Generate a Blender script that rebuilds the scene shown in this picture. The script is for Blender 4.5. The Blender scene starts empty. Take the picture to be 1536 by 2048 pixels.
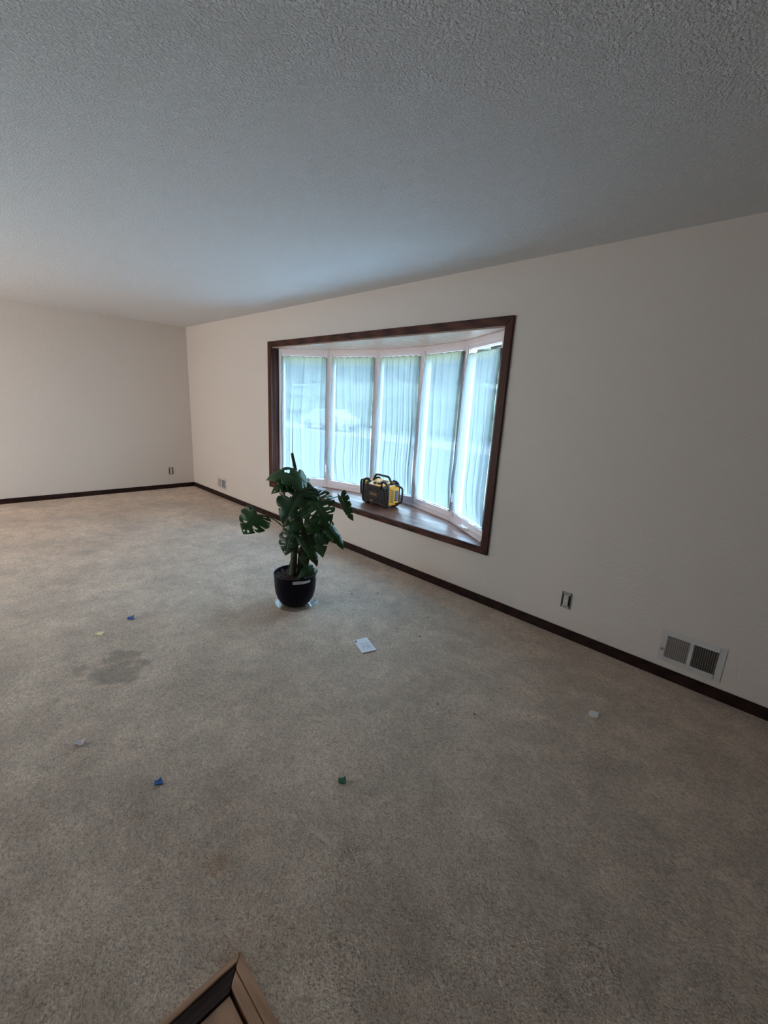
import bpy, bmesh, math, random
from mathutils import Vector, Matrix, noise
R = math.radians
random.seed(7)
SC = bpy.context.scene
COL = SC.collection

# ---------------------------------------------------------------- camera
H = 2.44            # ceiling height
DW = 2.8333         # y of the window wall
LW = 7.1643         # far wall at x = -LW
cam_d = bpy.data.cameras.new('camera')
cam = bpy.data.objects.new('camera', cam_d); COL.objects.link(cam)
cam_d.sensor_fit = 'VERTICAL'; cam_d.sensor_height = 24.0
cam_d.lens = 870.36 * 24.0 / 2048.0
cam_d.clip_start = 0.02; cam_d.clip_end = 300
_r = Vector((0.70527732, 0.70707525, 0.05126881))
_u = Vector((-0.20883156, 0.13810155, 0.96815151))
_f = Vector((-0.67747567, 0.69352184, -0.24505952))
m = Matrix.Identity(4)
for i in range(3):
    m[i][0] = _r[i]; m[i][1] = _u[i]; m[i][2] = -_f[i]
m.translation = Vector((0, 0, 1.50114))
cam.matrix_world = m
SC.camera = cam

# ---------------------------------------------------------------- light
w = bpy.data.worlds.new('world'); SC.world = w; w.use_nodes = True
nt = w.node_tree; nt.nodes.clear()
out = nt.nodes.new('ShaderNodeOutputWorld'); bg = nt.nodes.new('ShaderNodeBackground')
tc = nt.nodes.new('ShaderNodeTexCoord'); sp = nt.nodes.new('ShaderNodeSeparateXYZ')
cr = nt.nodes.new('ShaderNodeValToRGB')
cr.color_ramp.elements[0].position = 0.0; cr.color_ramp.elements[0].color = (0.58, 0.86, 1.0, 1)
cr.color_ramp.elements[1].position = 0.8; cr.color_ramp.elements[1].color = (0.38, 0.66, 1.0, 1)
nt.links.new(tc.outputs['Generated'], sp.inputs[0]); nt.links.new(sp.outputs[2], cr.inputs[0])
nt.links.new(cr.outputs[0], bg.inputs[0]); nt.links.new(bg.outputs[0], out.inputs[0])
bg.inputs[1].default_value = 27.0

sd = bpy.data.lights.new('sun', 'SUN'); sd.energy = 10.0; sd.angle = R(0.6); sd.color = (1.0, 0.95, 0.86)
sun = bpy.data.objects.new('sun', sd); COL.objects.link(sun)
sun.rotation_euler = Vector((0.45, -0.75, 1.1)).to_track_quat('Z', 'Y').to_euler()   # high sun from behind the house

def area(name, loc, direction, sx, sy, power, color):
    a = bpy.data.lights.new(name, 'AREA'); a.shape = 'RECTANGLE'; a.size = sx; a.size_y = sy
    a.energy = power; a.color = color
    o = bpy.data.objects.new(name, a); COL.objects.link(o)
    o.location = loc; o.rotation_euler = (-Vector(direction)).to_track_quat('Z', 'Y').to_euler()
    return o
# daylight entering through the sliding glass door of the wall opposite (left of the frame)
area('patio_door_daylight', (-5.9, -2.50, 1.05), (0, 1, -0.22), 2.0, 1.9, 74, (1.0, 0.84, 0.72))
area('ceiling_fill', (-3.9, -2.50, 1.0), (0, 1, 0.85), 1.8, 1.5, 62, (0.62, 0.86, 1.0))  # added cool fill lamp, tilted up to brighten the ceiling

SC.view_settings.view_transform = 'Standard'
SC.view_settings.look = 'None'
SC.view_settings.exposure = 0.0
SC.view_settings.gamma = 1.0
SC.view_settings.use_curve_mapping = False

# ---------------------------------------------------------------- materials
def new_mat(name):
    mt = bpy.data.materials.new(name); mt.use_nodes = True
    n = mt.node_tree.nodes; b = n['Principled BSDF']
    return mt, mt.node_tree, b

def N(nt, t, **kw):
    n = nt.nodes.new(t)
    for k, v in kw.items():
        if k in n.inputs: n.inputs[k].default_value = v
        else: setattr(n, k, v)
    return n

def mat(name, col, rough=0.6, metal=0.0, var=0.08, vscale=12.0, bump=0.0, bscale=80.0, spec=0.5, sheen=0.0, stretch=None):
    mt, nt, b = new_mat(name)
    b.inputs['Roughness'].default_value = rough
    b.inputs['Metallic'].default_value = metal
    b.inputs['Specular IOR Level'].default_value = spec
    if sheen: b.inputs['Sheen Weight'].default_value = sheen
    tc = N(nt, 'ShaderNodeTexCoord'); src = tc.outputs['Object']
    if stretch:
        mp = N(nt, 'ShaderNodeMapping'); mp.inputs['Scale'].default_value = stretch
        nt.links.new(src, mp.inputs[0]); src = mp.outputs[0]
    nz = N(nt, 'ShaderNodeTexNoise', Scale=vscale, Detail=4.0); nt.links.new(src, nz.inputs['Vector'])
    rp = N(nt, 'ShaderNodeValToRGB')
    rp.color_ramp.elements[0].position = 0.3; rp.color_ramp.elements[1].position = 0.7
    rp.color_ramp.elements[0].color = tuple(max(0, c * (1 - var)) for c in col) + (1,)
    rp.color_ramp.elements[1].color = tuple(min(1, c * (1 + var)) for c in col) + (1,)
    nt.links.new(nz.outputs[0], rp.inputs[0]); nt.links.new(rp.outputs[0], b.inputs['Base Color'])
    if bump:
        nb = N(nt, 'ShaderNodeTexNoise', Scale=bscale, Detail=3.0); nt.links.new(src, nb.inputs['Vector'])
        bp = N(nt, 'ShaderNodeBump', Strength=1.0, Distance=bump)
        nt.links.new(nb.outputs[0], bp.inputs['Height']); nt.links.new(bp.outputs[0], b.inputs['Normal'])
    return mt

def wood(name, dark, light, rough=0.45, scale=(2.0, 30, 30), spec=0.22, wave=6.0):
    mt, nt, b = new_mat(name)
    b.inputs['Roughness'].default_value = rough; b.inputs['Specular IOR Level'].default_value = spec
    tc = N(nt, 'ShaderNodeTexCoord'); mp = N(nt, 'ShaderNodeMapping'); mp.inputs['Scale'].default_value = scale
    nt.links.new(tc.outputs['Object'], mp.inputs[0])
    n1 = N(nt, 'ShaderNodeTexNoise', Scale=1.0, Detail=6.0, Roughness=0.65, Distortion=0.6)
    nt.links.new(mp.outputs[0], n1.inputs['Vector'])
    wv = N(nt, 'ShaderNodeTexWave', Scale=wave, Distortion=9.0, Detail=3.0); wv.inputs['Detail Scale'].default_value = 0.6
    mp2 = N(nt, 'ShaderNodeMapping'); mp2.inputs['Scale'].default_value = tuple(s * 0.12 for s in scale)
    nt.links.new(tc.outputs['Object'], mp2.inputs[0]); nt.links.new(mp2.outputs[0], wv.inputs['Vector'])
    mx = N(nt, 'ShaderNodeMath', operation='MULTIPLY_ADD'); mx.inputs[1].default_value = 0.4
    nt.links.new(wv.outputs['Fac'], mx.inputs[0]); nt.links.new(n1.outputs[0], mx.inputs[2])
    rp = N(nt, 'ShaderNodeValToRGB')
    rp.color_ramp.elements[0].position = 0.35; rp.color_ramp.elements[0].color = tuple(dark) + (1,)
    rp.color_ramp.elements[1].position = 0.95; rp.color_ramp.elements[1].color = tuple(light) + (1,)
    nt.links.new(mx.outputs[0], rp.inputs[0]); nt.links.new(rp.outputs[0], b.inputs['Base Color'])
    bp = N(nt, 'ShaderNodeBump', Strength=0.5, Distance=0.0012)
    nt.links.new(n1.outputs[0], bp.inputs['Height']); nt.links.new(bp.outputs[0], b.inputs['Normal'])
    return mt

def math2(nt, op, a, b=None, c=None, clamp=False):
    n = nt.nodes.new('ShaderNodeMath'); n.operation = op; n.use_clamp = clamp
    for i, v in enumerate((a, b, c)):
        if v is None: continue
        if isinstance(v, (int, float)): n.inputs[i].default_value = v
        else: nt.links.new(v, n.inputs[i])
    return n.outputs[0]

def carpet_mat():
    mt, nt, b = new_mat('beige_carpet')
    b.inputs['Roughness'].default_value = 0.95; b.inputs['Specular IOR Level'].default_value = 0.08
    b.inputs['Sheen Weight'].default_value = 0.25; b.inputs['Sheen Roughness'].default_value = 0.5
    tc = N(nt, 'ShaderNodeTexCoord'); P = tc.outputs['Object']
    mp = N(nt, 'ShaderNodeMapping'); mp.inputs['Scale'].default_value = (1.0, 1.45, 1.0); mp.inputs['Rotation'].default_value = (0, 0, R(40))
    nt.links.new(P, mp.inputs[0])
    # warp so that the nap changes direction
    wn = N(nt, 'ShaderNodeTexNoise', Scale=2.2, Detail=2.0); nt.links.new(P, wn.inputs['Vector'])
    wa = N(nt, 'ShaderNodeVectorMath', operation='MULTIPLY_ADD'); wa.inputs[1].default_value = (0.12, 0.12, 0.12)
    nt.links.new(wn.outputs['Color'], wa.inputs[0]); nt.links.new(mp.outputs[0], wa.inputs[2])
    tuft = N(nt, 'ShaderNodeTexNoise', Scale=125.0, Detail=3.0, Roughness=0.65, Distortion=0.2); nt.links.new(wa.outputs[0], tuft.inputs['Vector'])
    tuft2 = N(nt, 'ShaderNodeTexNoise', Scale=48.0, Detail=3.0, Roughness=0.6, Distortion=0.2); nt.links.new(wa.outputs[0], tuft2.inputs['Vector'])
    nap = N(nt, 'ShaderNodeTexNoise', Scale=7.0, Detail=5.0, Roughness=0.6, Distortion=0.8); nt.links.new(P, nap.inputs['Vector'])
    big = N(nt, 'ShaderNodeTexNoise', Scale=1.9, Detail=4.0, Roughness=0.6); nt.links.new(P, big.inputs['Vector'])
    h = math2(nt, 'MULTIPLY_ADD', tuft2.outputs[0], 0.45, tuft.outputs[0])
    rp = N(nt, 'ShaderNodeValToRGB'); e = rp.color_ramp.elements
    e[0].position = 0.50; e[0].color = (0.38, 0.285, 0.212, 1)
    e[1].position = 0.96; e[1].color = (0.90, 0.73, 0.585, 1)
    md = e.new(0.74); md.color = (0.70, 0.545, 0.425, 1)
    nt.links.new(h, rp.inputs[0])
    # worn / trodden tone: nap lying over and soil, both real differences of the pile
    t = math2(nt, 'MULTIPLY_ADD', nap.outputs[0], 0.75, 0.63)
    t = math2(nt, 'MULTIPLY', t, math2(nt, 'MULTIPLY_ADD', big.outputs[0], 0.95, 0.56))
    # stains: three soiled spots (a grey damp one, two faint rusty ones)
    sn = N(nt, 'ShaderNodeTexNoise', Scale=6.0, Detail=4.0, Roughness=0.6); nt.links.new(P, sn.inputs['Vector'])
    sw = N(nt, 'ShaderNodeVectorMath', operation='MULTIPLY_ADD'); sw.inputs[1].default_value = (0.40, 0.40, 0.0)
    nt.links.new(sn.outputs['Color'], sw.inputs[0]); nt.links.new(P, sw.inputs[2])
    def spot(cx, cy, rad, soft):
        d = N(nt, 'ShaderNodeVectorMath', operation='DISTANCE'); d.inputs[1].default_value = (cx + 0.20, cy + 0.20, 0.0)
        sx = N(nt, 'ShaderNodeVectorMath', operation='MULTIPLY'); sx.inputs[1].default_value = (1, 1, 0)
        nt.links.new(sw.outputs[0], sx.inputs[0]); nt.links.new(sx.outputs[0], d.inputs[0])
        mr = N(nt, 'ShaderNodeMapRange'); mr.inputs['From Min'].default_value = rad; mr.inputs['From Max'].default_value = rad + soft
        mr.inputs['To Min'].default_value = 1.0; mr.inputs['To Max'].default_value = 0.0
        nt.links.new(d.outputs['Value'], mr.inputs[0]); return mr.outputs[0]
    s1 = spot(-2.42, 0.50, 0.085, 0.05); s2 = spot(-2.60, 0.55, 0.035, 0.05); s3 = spot(-2.62, 0.38, 0.03, 0.05)
    s = math2(nt, 'MAXIMUM', s1, math2(nt, 'MAXIMUM', s2, s3))
    t = math2(nt, 'MULTIPLY', t, math2(nt, 'MULTIPLY_ADD', s, -0.36, 1.0))
    o1 = spot(-1.12, 0.44, 0.012, 0.05)
    mul = N(nt, 'ShaderNodeVectorMath', operation='SCALE'); nt.links.new(rp.outputs[0], mul.inputs[0]); nt.links.new(t, mul.inputs['Scale'])
    mx = N(nt, 'ShaderNodeMix', data_type='RGBA', blend_type='MULTIPLY')
    nt.links.new(math2(nt, 'MULTIPLY', o1, 0.7), mx.inputs[0]); nt.links.new(mul.outputs[0], mx.inputs[6]); mx.inputs[7].default_value = (0.95, 0.78, 0.62, 1)
    # soiled brown spot at the threshold corner
    c1 = spot(-0.86, 0.42, 0.02, 0.06)
    mx2 = N(nt, 'ShaderNodeMix', data_type='RGBA', blend_type='MULTIPLY')
    nt.links.new(math2(nt, 'MULTIPLY', c1, 0.6), mx2.inputs[0]); nt.links.new(mx.outputs[2], mx2.inputs[6]); mx2.inputs[7].default_value = (0.62, 0.5, 0.40, 1)
    nt.links.new(mx2.outputs[2], b.inputs['Base Color'])
    bp = N(nt, 'ShaderNodeBump', Strength=0.9, Distance=0.012)
    nt.links.new(h, bp.inputs['Height']); nt.links.new(bp.outputs[0], b.inputs['Normal'])
    return mt

def stipple_mat(name, col, d1, s1, d2=0.0, s2=200.0, vor=0.5):
    mt, nt, b = new_mat(name)
    b.inputs['Roughness'].default_value = 0.9; b.inputs['Specular IOR Level'].default_value = 0.2
    b.inputs['Base Color'].default_value = tuple(col) + (1,)
    tc = N(nt, 'ShaderNodeTexCoord'); P = tc.outputs['Object']
    n1 = N(nt, 'ShaderNodeTexNoise', Scale=s1, Detail=3.0, Roughness=0.55); nt.links.new(P, n1.inputs['Vector'])
    v = N(nt, 'ShaderNodeTexVoronoi', Scale=s1 * 1.3, feature='SMOOTH_F1'); nt.links.new(P, v.inputs['Vector'])
    mr = N(nt, 'ShaderNodeMapRange'); mr.inputs['From Min'].default_value = 0.40; mr.inputs['From Max'].default_value = 0.68
    mr.interpolation_type = 'SMOOTHSTEP'; nt.links.new(n1.outputs[0], mr.inputs[0])
    h = math2(nt, 'MULTIPLY_ADD', v.outputs['Distance'], -vor, mr.outputs[0])
    if d2:
        n2 = N(nt, 'ShaderNodeTexNoise', Scale=s2, Detail=2.0); nt.links.new(P, n2.inputs['Vector'])
        h = math2(nt, 'MULTIPLY_ADD', n2.outputs[0], d2 / d1, h)
    bp = N(nt, 'ShaderNodeBump', Strength=1.0, Distance=d1)
    nt.links.new(h, bp.inputs['Height']); nt.links.new(bp.outputs[0], b.inputs['Normal'])
    return mt

def curtain_mat():
    mt, nt, b = new_mat('sheer_white_cloth'); nt.nodes.remove(b)
    out = nt.nodes['Material Output']
    tc = N(nt, 'ShaderNodeTexCoord'); P = tc.outputs['Object']
    sx = N(nt, 'ShaderNodeSeparateXYZ'); nt.links.new(P, sx.inputs[0])
    # header band: yellower, denser cloth at the top, fading down
    mr = N(nt, 'ShaderNodeMapRange'); mr.inputs['From Min'].default_value = 1.39; mr.inputs['From Max'].default_value = 1.50
    nt.links.new(sx.outputs[2], mr.inputs[0])
    col = N(nt, 'ShaderNodeMix', data_type='RGBA'); nt.links.new(mr.outputs[0], col.inputs[0])
    col.inputs[6].default_value = (0.135, 0.142, 0.142, 1); col.inputs[7].default_value = (0.165, 0.152, 0.090, 1)
    tr = N(nt, 'ShaderNodeBsdfTranslucent'); nt.links.new(col.outputs[2], tr.inputs[0])
    df = N(nt, 'ShaderNodeBsdfDiffuse'); nt.links.new(col.outputs[2], df.inputs[0])
    tp = N(nt, 'ShaderNodeBsdfTransparent'); tp.inputs[0].default_value = (1, 1, 1, 1)
    m1 = N(nt, 'ShaderNodeMixShader'); m1.inputs[0].default_value = 0.30
    nt.links.new(tr.outputs[0], m1.inputs[1]); nt.links.new(df.outputs[0], m1.inputs[2])
    # weave opacity: folded cloth seen edge-on is denser
    lw = N(nt, 'ShaderNodeLayerWeight', Blend=0.35)
    op = math2(nt, 'MULTIPLY_ADD', lw.outputs['Facing'], 0.14, 0.79)
    op = math2(nt, 'MULTIPLY_ADD', mr.outputs[0], 0.28, op, clamp=True)
    m2 = N(nt, 'ShaderNodeMixShader'); nt.links.new(op, m2.inputs[0])
    nt.links.new(tp.outputs[0], m2.inputs[1]); nt.links.new(m1.outputs[0], m2.inputs[2])
    nt.links.new(m2.outputs[0], out.inputs[0])
    return mt

def glass_mat(name, tint=(0.97, 0.99, 1.0), rough=0.02):
    mt, nt, b = new_mat(name); nt.nodes.remove(b); out = nt.nodes['Material Output']
    tp = N(nt, 'ShaderNodeBsdfTransparent'); tp.inputs[0].default_value = tuple(tint) + (1,)
    gl = N(nt, 'ShaderNodeBsdfGlossy', Roughness=rough)
    lw = N(nt, 'ShaderNodeLayerWeight', Blend=0.5)
    fr = math2(nt, 'MULTIPLY_ADD', math2(nt, 'POWER', lw.outputs['Facing'], 4.0), 0.6, 0.04)
    mx = N(nt, 'ShaderNodeMixShader'); nt.links.new(fr, mx.inputs[0])
    nt.links.new(tp.outputs[0], mx.inputs[1]); nt.links.new(gl.outputs[0], mx.inputs[2]); nt.links.new(mx.outputs[0], out.inputs[0])
    return mt

def leaf_mat():
    mt, nt, b = new_mat('monstera_leaf')
    b.inputs['Roughness'].default_value = 0.32; b.inputs['Specular IOR Level'].default_value = 0.5
    tc = N(nt, 'ShaderNodeTexCoord')
    oi = N(nt, 'ShaderNodeObjectInfo')
    nz = N(nt, 'ShaderNodeTexNoise', Scale=9.0, Detail=3.0); nt.links.new(tc.outputs['Object'], nz.inputs['Vector'])
    f = math2(nt, 'MULTIPLY_ADD', oi.outputs['Random'], 0.5, math2(nt, 'MULTIPLY', nz.outputs[0], 0.6))
    rp = N(nt, 'ShaderNodeValToRGB')
    rp.color_ramp.elements[0].position = 0.2; rp.color_ramp.elements[0].color = (0.011, 0.040, 0.014, 1)
    rp.color_ramp.elements[1].position = 0.9; rp.color_ramp.elements[1].color = (0.030, 0.100, 0.024, 1)
    nt.links.new(f, rp.inputs[0]); nt.links.new(rp.outputs[0], b.inputs['Base Color'])
    tr = N(nt, 'ShaderNodeBsdfTranslucent'); tr.inputs[0].default_value = (0.07, 0.25, 0.03, 1)
    mx = N(nt, 'ShaderNodeMixShader'); mx.inputs[0].default_value = 0.18
    out = nt.nodes['Material Output']
    nt.links.new(b.outputs[0], mx.inputs[1]); nt.links.new(tr.outputs[0], mx.inputs[2]); nt.links.new(mx.outputs[0], out.inputs[0])
    return mt

M = {}
M['wall'] = stipple_mat('beige_wall_paint', (0.735, 0.672, 0.620), 0.0007, 55.0, 0.0004, 260.0)
M['near_wall_dark'] = wood('darkened_near_wall', (0.05, 0.03, 0.02), (0.16, 0.10, 0.07), 0.5, (20, 20, 2))  # dark colour chosen to weaken light bounced off the near wall
M['ceiling'] = stipple_mat('stippled_ceiling', (0.86, 0.86, 0.87), 0.0040, 120.0, 0.0020, 330.0, vor=0.15)
M['carpet'] = carpet_mat()
M['trim'] = wood('dark_walnut_trim', (0.009, 0.004, 0.0035), (0.032, 0.013, 0.010), 0.48, (3.0, 26, 26))
M['casing_h'] = wood('casing_wood_horizontal', (0.012, 0.005, 0.0045), (0.100, 0.034, 0.024), 0.48, (1.6, 30, 34))
M['casing_v'] = wood('casing_wood_vertical', (0.012, 0.005, 0.0045), (0.100, 0.034, 0.024), 0.48, (34, 30, 1.6))
M['seat'] = wood('seat_wood', (0.095, 0.038, 0.026), (0.20, 0.086, 0.056), 0.34, (1.4, 22, 22), spec=0.35)
M['soffit'] = mat('glossy_beige_soffit', (0.44, 0.29, 0.21), 0.22, var=0.12, vscale=14, bump=0.003, bscale=40, spec=0.6)
M['tan_wood'] = wood('tan_wood', (0.40, 0.225, 0.14), (0.58, 0.35, 0.22), 0.45, (2.0, 24, 24))
M['tan_wood_y'] = wood('tan_wood_lengthways', (0.40, 0.225, 0.14), (0.58, 0.35, 0.22), 0.45, (24, 2.0, 24))
M['dark_wood_y'] = wood('dark_threshold_wood', (0.016, 0.009, 0.008), (0.050, 0.026, 0.022), 0.4, (26, 2.0, 26))
M['vinyl'] = mat('white_window_vinyl', (0.86, 0.76, 0.77), 0.4, var=0.02)
M['gasket'] = mat('grey_gasket', (0.25, 0.25, 0.25), 0.7)
M['curtain'] = curtain_mat()
M['glass'] = glass_mat('window_glass')
M['clear'] = glass_mat('clear_plastic', (0.96, 0.97, 0.98), 0.12)
M['white'] = mat('white_plastic', (0.86, 0.86, 0.86), 0.35, var=0.02)
M['white_metal'] = mat('white_enamel_metal', (0.62, 0.61, 0.60), 0.4, var=0.04)
M['slat'] = mat('grille_slat_enamel', (0.38, 0.36, 0.345), 0.4, var=0.05)
M['duct_shade'] = mat('painted_duct_shade', (0.045, 0.04, 0.04), 0.7)  # shade inside the vent, put into the colour
M['receptacle'] = mat('receptacle_white', (0.66, 0.65, 0.62), 0.35, var=0.02)
M['slot'] = mat('slot_black', (0.01, 0.01, 0.01), 0.6)
M['box_dark'] = mat('outlet_box_dark', (0.035, 0.033, 0.03), 0.6)
M['zinc'] = mat('zinc_yoke', (0.42, 0.41, 0.39), 0.4, metal=0.7, var=0.2, vscale=60)
M['pot'] = mat('dark_navy_pot', (0.004, 0.004, 0.010), 0.42, var=0.1, spec=0.10)
M['soil'] = mat('bark_soil', (0.035, 0.020, 0.016), 0.95, var=0.7, vscale=90, bump=0.01, bscale=90)
M['bark'] = mat('bark_chip', (0.075, 0.042, 0.034), 0.9, var=0.4, vscale=60)
M['leaf'] = leaf_mat()
M['rib'] = mat('leaf_rib', (0.055, 0.12, 0.035), 0.5)
M['petiole'] = mat('green_petiole', (0.035, 0.075, 0.022), 0.45, var=0.25, vscale=25)
M['stem'] = mat('plant_stem', (0.045, 0.060, 0.025), 0.7, var=0.5, vscale=40, bump=0.004, bscale=70)
M['stake'] = mat('brown_moss_stake', (0.075, 0.040, 0.028), 0.95, var=0.5, vscale=90, bump=0.006, bscale=160)
M['black'] = mat('black_rubber', (0.011, 0.011, 0.016), 0.45, var=0.2)
M['dark'] = mat('dark_grey_plastic', (0.030, 0.030, 0.036), 0.5, var=0.15)
M['yellow'] = mat('yellow_plastic', (0.92, 0.40, 0.03), 0.42, var=0.06)
M['amber'] = mat('amber_print', (0.36, 0.20, 0.05), 0.5)
M['slate'] = mat('slate_blue_panel', (0.085, 0.105, 0.16), 0.35)
M['grill'] = mat('speaker_mesh', (0.020, 0.020, 0.024), 0.6, bump=0.003, bscale=500)
M['paper'] = mat('white_paper', (0.78, 0.77, 0.84), 0.6, var=0.03)
M['ink'] = mat('maroon_ink', (0.10, 0.03, 0.04), 0.6)
M['ink_grey'] = mat('faint_grey_ink', (0.42, 0.41, 0.47), 0.6)
M['sticker'] = mat('grey_sticker', (0.60, 0.59, 0.57), 0.5)
M['blue'] = mat('blue_scrap', (0.015, 0.11, 0.40), 0.45, var=0.25, vscale=60)
M['green'] = mat('green_scrap', (0.008, 0.14, 0.065), 0.5, var=0.3, vscale=60)
M['cream'] = mat('cream_yellow_scrap', (0.88, 0.80, 0.45), 0.6)
M['pink'] = mat('pale_mauve_scrap', (0.68, 0.60, 0.64), 0.6, var=0.2, vscale=50)
M['crumb'] = mat('brown_crumb', (0.07, 0.04, 0.025), 0.9)
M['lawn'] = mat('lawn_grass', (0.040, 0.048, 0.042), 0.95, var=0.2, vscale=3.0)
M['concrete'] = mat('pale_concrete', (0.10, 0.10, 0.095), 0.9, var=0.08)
M['bounce_slab'] = mat('bounce_slab_bright', (0.74, 0.73, 0.71), 0.9, var=0.05)  # bright colour of the slab added to bounce daylight
M['siding'] = mat('house_siding', (0.12, 0.12, 0.12), 0.8)
M['roof'] = mat('roof_shingles', (0.16, 0.15, 0.15), 0.9)
M['foliage'] = mat('tree_foliage', (0.040, 0.054, 0.034), 0.9, var=0.4, vscale=6.0)
M['trunk'] = mat('tree_bark', (0.12, 0.085, 0.06), 0.95, var=0.3)

# ---------------------------------------------------------------- helpers
def link(name, me, material=None, parent=None, smooth=False):
    o = bpy.data.objects.new(name, me); COL.objects.link(o)
    if material is not None:
        me.materials.append(material)
    if parent is not None: o.parent = parent
    if smooth:
        for p in me.polygons: p.use_smooth = True
    return o
def from_bm(name, bm, material, parent=None, smooth=False):
    me = bpy.data.meshes.new(name); bmesh.ops.recalc_face_normals(bm, faces=bm.faces[:]); bm.to_mesh(me); bm.free()
    return link(name, me, material, parent, smooth)
def from_py(name, vs, fs, material, parent=None, smooth=False):
    me = bpy.data.meshes.new(name); me.from_pydata([tuple(v) for v in vs], [], fs); me.update()
    return link(name, me, material, parent, smooth)
def bx(bm, x0, x1, y0, y1, z0, z1, mtx=None):
    vs = [bm.verts.new(v) for v in ((x0,y0,z0),(x1,y0,z0),(x1,y1,z0),(x0,y1,z0),(x0,y0,z1),(x1,y0,z1),(x1,y1,z1),(x0,y1,z1))]
    for f in ((0,3,2,1),(4,5,6,7),(0,1,5,4),(1,2,6,5),(2,3,7,6),(3,0,4,7)): bm.faces.new([vs[i] for i in f])
    if mtx is not None: bmesh.ops.transform(bm, matrix=mtx, verts=vs)
    return vs
def bevel(bm, off, seg=2):
    bmesh.ops.bevel(bm, geom=bm.edges[:], offset=off, segments=seg, profile=0.5, affect='EDGES', clamp_overlap=True)
def box(name, x0, x1, y0, y1, z0, z1, material, parent=None, bev=0.0, seg=2, mtx=None):
    bm = bmesh.new(); bx(bm, x0, x1, y0, y1, z0, z1)
    if bev: bevel(bm, bev, seg)
    if mtx is not None: bmesh.ops.transform(bm, matrix=mtx, verts=bm.verts[:])
    return from_bm(name, bm, material, parent)
def prism(bm, pts, z0, z1):
    a = [bm.verts.new((p[0], p[1], z0)) for p in pts]; b = [bm.verts.new((p[0], p[1], z1)) for p in pts]
    n = len(pts)
    bm.faces.new(list(reversed(a))); bm.faces.new(b)
    for i in range(n): bm.faces.new((a[i], a[(i+1) % n], b[(i+1) % n], b[i]))
def tube_bm(bm, pts, rads, seg=10, cap=True):
    pts = [Vector(p) for p in pts]
    if isinstance(rads, (int, float)): rads = [rads] * len(pts)
    rings = []; prev = None
    for i, p in enumerate(pts):
        t = (pts[min(i+1, len(pts)-1)] - pts[max(i-1, 0)]).normalized()
        if prev is None:
            a = Vector((0,0,1)) if abs(t.z) < 0.9 else Vector((1,0,0)); n1 = t.cross(a).normalized()
        else:
            n1 = (prev - t * prev.dot(t)).normalized()
        prev = n1; n2 = t.cross(n1)
        rings.append([bm.verts.new(p + (n1 * math.cos(2*math.pi*k/seg) + n2 * math.sin(2*math.pi*k/seg)) * rads[i]) for k in range(seg)])
    for i in range(len(rings)-1):
        for k in range(seg): bm.faces.new((rings[i][k], rings[i][(k+1)%seg], rings[i+1][(k+1)%seg], rings[i+1][k]))
    if cap: bm.faces.new(list(reversed(rings[0]))); bm.faces.new(rings[-1])
def smooth_path(pts, n=6):
    pts = [Vector(p) for p in pts]; P = [pts[0]*2-pts[1]] + pts + [pts[-1]*2-pts[-2]]; outp = []
    for i in range(1, len(P)-2):
        for k in range(n):
            t = k/n; a,b,c,d = P[i-1],P[i],P[i+1],P[i+2]
            outp.append(0.5*((2*b)+(c-a)*t+(2*a-5*b+4*c-d)*t*t+(3*b-a-3*c+d)*t**3))
    outp.append(pts[-1]); return outp
def tube(name, pts, rads, material, parent=None, seg=10, n=6):
    sp_ = smooth_path(pts, n)
    if not isinstance(rads, (int, float)):
        m_ = len(sp_); k = len(rads)
        rads = [rads[min(int(i/(m_-1)*(k-1)), k-2)] + (rads[min(int(i/(m_-1)*(k-1)), k-2)+1]-rads[min(int(i/(m_-1)*(k-1)), k-2)])*(i/(m_-1)*(k-1)-min(int(i/(m_-1)*(k-1)), k-2)) for i in range(m_)]
    bm = bmesh.new(); tube_bm(bm, sp_, rads, seg); return from_bm(name, bm, material, parent, True)
def lathe(name, prof, material, parent=None, seg=56, close=False):
    vs = []; fs = []
    for r_, z in prof:
        for k in range(seg): a = 2*math.pi*k/seg; vs.append((r_*math.cos(a), r_*math.sin(a), z))
    n = len(prof)
    for i in range(n - (0 if close else 1)):
        j = (i+1) % n
        for k in range(seg): fs.append((i*seg+k, i*seg+(k+1)%seg, j*seg+(k+1)%seg, j*seg+k))
    return from_py(name, vs, fs, material, parent, True)
def tag(o, label=None, cat=None, group=None, kind=None):
    if label: o['label'] = label
    if cat: o['category'] = cat
    if group: o['group'] = group
    if kind: o['kind'] = kind
    return o
def empty(name, loc=(0,0,0), rz=0.0):
    o = bpy.data.objects.new(name, None); COL.objects.link(o); o.location = loc; o.rotation_euler = (0,0,rz); o.empty_display_size = 0.05
    return o
def struct(o, label=None, cat=None): return tag(o, label, cat, kind='structure')

# ---------------------------------------------------------------- room shell
XN = 1.9      # near wall behind the camera
YL = -2.6     # left wall
NX, NY = -0.846, 0.388   # corner where the wood entry floor meets the carpet
OX0, OX1, OZ0, OZ1 = -4.718, -1.690, 0.456, 2.047   # window opening
T = 0.16

bm = bmesh.new()
bx(bm, -LW, XN, NY, DW, -0.10, 0.0); bx(bm, -LW, NX, YL, NY, -0.10, 0.0)
o = struct(from_bm('floor', bm, M['carpet']), 'beige wall-to-wall carpet with a grey stain', 'carpet')

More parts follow.
